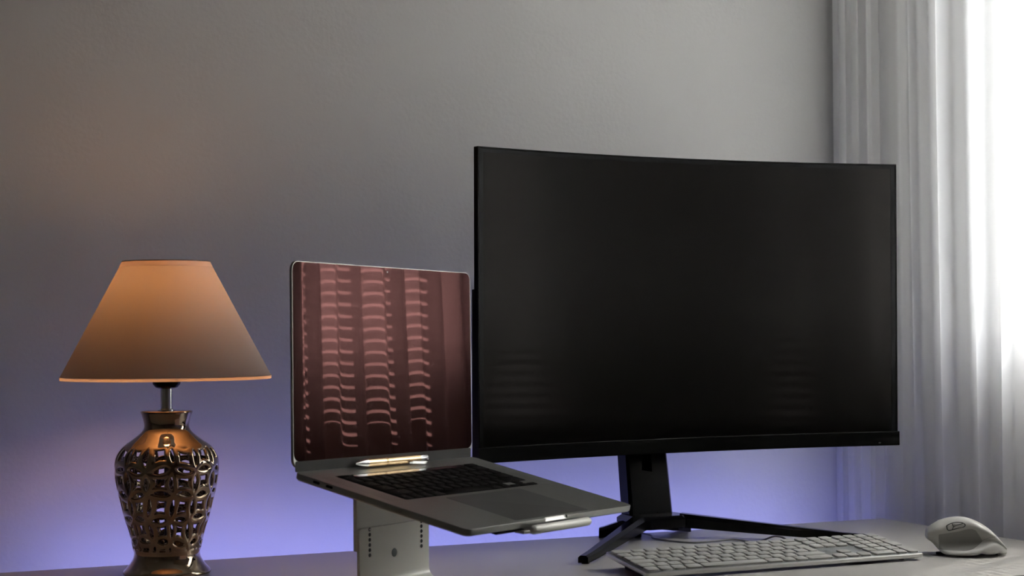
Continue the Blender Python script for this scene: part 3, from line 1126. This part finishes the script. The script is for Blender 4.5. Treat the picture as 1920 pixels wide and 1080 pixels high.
tube(b, [(-.032, .003, .0375), (-.032, .010, .0375)], .0080, 24)
link('scroll_wheel', b, M['alu'], mo, angle=30)
for x in (-.033, .0, .035):
    b = bmesh.new(); lathe(b, [(.007, 0), (.007, .003)], 20, x, -.004, cap0=True, cap1=True)
    link('glide_foot', b, M['rubber'], mo)

# ------------------------------------------------------------------ table lamp
lamp = thing('table_lamp', 'lit table lamp with pale cone shade on a pierced bronze-glazed vase', 'lamp', (-1.1935, -.105, DESK_Z))
prof = [(.0555, .0005), (.0563, .0020), (.0555, .0045), (.0510, .0090), (.0465, .0145), (.0432, .0205), (.0420, .0265), (.0427, .0310), (.0443, .0380), (.0487, .0570), (.0537, .0720),
        (.0583, .0900), (.0622, .1055), (.0650, .1220), (.0662, .1370), (.0655, .1470), (.0620, .1560), (.0560, .1635), (.0500, .1685), (.0430, .1735), (.0360, .1790), (.0310, .1840), (.0288, .1895), (.0295, .1960), (.0318, .2040), (.0330, .2075)]


def rad(z):
    if z <= prof[0][1]: return prof[0][0]
    P = prof
    for i in range(len(P) - 1):
        if z <= P[i + 1][1]:
            p0, p1, p2, p3 = P[max(i - 1, 0)], P[i], P[i + 1], P[min(i + 2, len(P) - 1)]
            t_ = (z - p1[1]) / (p2[1] - p1[1])
            h_ = p2[1] - p1[1]
            m1 = (p2[0] - p0[0]) / (p2[1] - p0[1]) * h_
            m2 = (p3[0] - p1[0]) / (p3[1] - p1[1]) * h_
            return (2 * t_ ** 3 - 3 * t_ ** 2 + 1) * p1[0] + (t_ ** 3 - 2 * t_ ** 2 + t_) * m1 + (-2 * t_ ** 3 + 3 * t_ ** 2) * p2[0] + (t_ ** 3 - t_ ** 2) * m2
    return P[-1][0]


NA = 13            # rings around
SP = .0315         # ring spacing up the body
ZT = .1635         # top of the lattice
ZB = .0345
RO, SW = .7071, .130


def lattice(th, z):
    """> 0 inside a strand; strands follow rings that overlap their neighbours"""
    u = th / (2 * PI) * NA
    v = (ZT - .010 - z) / SP
    wq = mnoise.noise(Vector((math.cos(th) * 2.2, math.sin(th) * 2.2, z * 34)))
    w2 = mnoise.noise(Vector((math.cos(th) * 2.2 + 7, math.sin(th) * 2.2, z * 34 + 3)))
    u += .20 * wq
    v += .17 * w2
    best = 9
    iu, iv = round(u), round(v)
    for a in (-1, 0, 1):
        for c_ in (-1, 0, 1):
            d = abs(math.hypot(u - iu - a, v - iv - c_) - RO)
            if d < best: best = d
    f_ = SW - best
    e = max((z - ZT) / SP, (ZB - z) / SP)          # the solid bands above and below
    return max(f_, e)


NT, z0_, z1_, NZ = NA * 26, .0305, .1685, 118
grid = {}
b = bmesh.new()
F = [[lattice(2 * PI * i / NT, z0_ + (z1_ - z0_) * j / NZ) for i in range(NT)] for j in range(NZ + 1)]
cache = {}


def relief(f_):
    q_ = min(1, max(0, f_ / SW))
    return .0026 * math.sqrt(max(0, 1 - (1 - q_) ** 2))


def vert(key, i, j, f_, side):
    k = (key, side)
    if k in cache: return cache[k]
    th = 2 * PI * i / NT
    z = z0_ + (z1_ - z0_) * j / NZ
    r = rad(z) - .0022
    r = r + relief(f_) if side else r - relief(f_) * .8
    if f_ <= 1e-9 and ((key, 1 - side) in cache): return cache[(key, 1 - side)]
    v = b.verts.new((r * math.cos(th), r * math.sin(th), z))
    cache[k] = v
    return v


for j in range(NZ):
    for i in range(NT):
        cs = [(i, j), (i + 1, j), (i + 1, j + 1), (i, j + 1)]
        fv = [F[c_[1]][c_[0] % NT] for c_ in cs]
        if max(fv) <= 0: continue
        poly = []
        for k in range(4):
            a, c_ = k, (k + 1) % 4
            if fv[a] > 0: poly.append((('g', cs[a][0] % NT, cs[a][1]), cs[a][0], cs[a][1], fv[a]))
            if (fv[a] > 0) != (fv[c_] > 0):
                t_ = fv[a] / (fv[a] - fv[c_])
                x = cs[a][0] + (cs[c_][0] - cs[a][0]) * t_
                y = cs[a][1] + (cs[c_][1] - cs[a][1]) * t_
                ka = (cs[a][0] % NT, cs[a][1]); kc = (cs[c_][0] % NT, cs[c_][1])
                poly.append((('e',) + tuple(sorted((ka, kc))), x, y, 0.0))
        if len(poly) < 3: continue
        for side in (1, 0):
            vs_ = [vert(p_[0], p_[1], p_[2], p_[3], side) for p_ in poly]
            if not side: vs_ = vs_[::-1]
            if len(set(vs_)) < 3: continue
            try:
                f_ = b.faces.new(vs_)
                f_.material_index = 0 if side else 1
            except ValueError: pass
link('pierced_body', b, [M['glaze'], M['glaze']], lamp, angle=None)
b = bmesh.new()
zz = [.0005 + .0020 * k for k in range(16)] + [.0325]
pr = [(rad(z), z) for z in zz]
lathe(b, [(.010, .0005)] + pr + [(rad(.0325) - .004, .0325)], 96)
link('vase_foot', b, M['glaze'], lamp, angle=60)
b = bmesh.new()
zz = [.1665 + .0018 * k for k in range(23)]
pr = [(rad(z), z) for z in zz if z < .2075] + [(.0334, .2085), (.0328, .2096), (.0300, .2100), (.012, .2100)]
lathe(b, [(rad(.1665) - .004, .1665)] + pr, 96)
link('vase_neck', b, M['glaze'], lamp, angle=60)
b = bmesh.new(); lathe(b, [(.0035, .004), (.0035, .21)], 16, cap0=True, cap1=True)
link('inner_rod', b, M['glaze_inner'], lamp)
b = bmesh.new(); lathe(b, [(.010, .2098), (.010, .2118), (.0078, .2124), (.0078, .2400)], 32, cap0=True, cap1=True)
link('chrome_tube', b, M['chrome'], lamp, angle=30)
b = bmesh.new(); lathe(b, [(.0095, .2385), (.0140, .2400), (.0175, .2440), (.0188, .2500), (.0188, .3050), (.0170, .3070)], 40, cap0=True, cap1=True)
link('socket', b, M['black'], lamp, angle=30)
b = bmesh.new(); lathe(b, [(.009, .306), (.009, .350), (.0115, .358), (.0138, .368), (.0138, .378), (.010, .388), (.005, .392), (.001, .393)], 20, cap0=True, cap1=True)
link('light_bulb', b, M['bulb'], lamp, angle=None)
ZS0, ZS1, RS0, RS1 = .2545, .4030, .1345, .0560


def shade_r(z): return RS0 + (RS1 - RS0) * (z - ZS0) / (ZS1 - ZS0)


ZSM = ZS1 - .0062
b = bmesh.new(); lathe(b, [(shade_r(ZS0 + (ZSM - ZS0) * k / 12), ZS0 + (ZSM - ZS0) * k / 12) for k in range(13)], 128)
shade = link('lamp_shade', b, M['shade'], lamp, angle=None)
b = bmesh.new(); lathe(b, [(shade_r(ZSM) + .0005, ZSM - .0004), (shade_r(ZS1) + .0005, ZS1)], 128)
link('top_hem', b, M['shade_band'], shade, angle=40)
b = bmesh.new()
tube(b, [(shade_r(ZS1) * math.cos(a * PI / 48), shade_r(ZS1) * math.sin(a * PI / 48), ZS1) for a in range(97)], .0009, 8)
link('wire_rim', b, M['shade'], shade)
b = bmesh.new(); lathe(b, [(shade_r(ZS0) + .0006, ZS0 + .0004), (shade_r(ZS0) + .0002, ZS0 - .0040)], 128)
link('bottom_hem', b, M['shade_hem'], shade, angle=40)
b = bmesh.new()
for k in range(3):
    a = 2 * PI * k / 3 + .4
    tube(b, [(.0188 * math.cos(a), .0188 * math.sin(a), .280), ((shade_r(.262) - .0022) * math.cos(a), (shade_r(.262) - .0022) * math.sin(a), .262)], .0012, 8)
link('shade_carrier', b, M['chrome'], lamp)
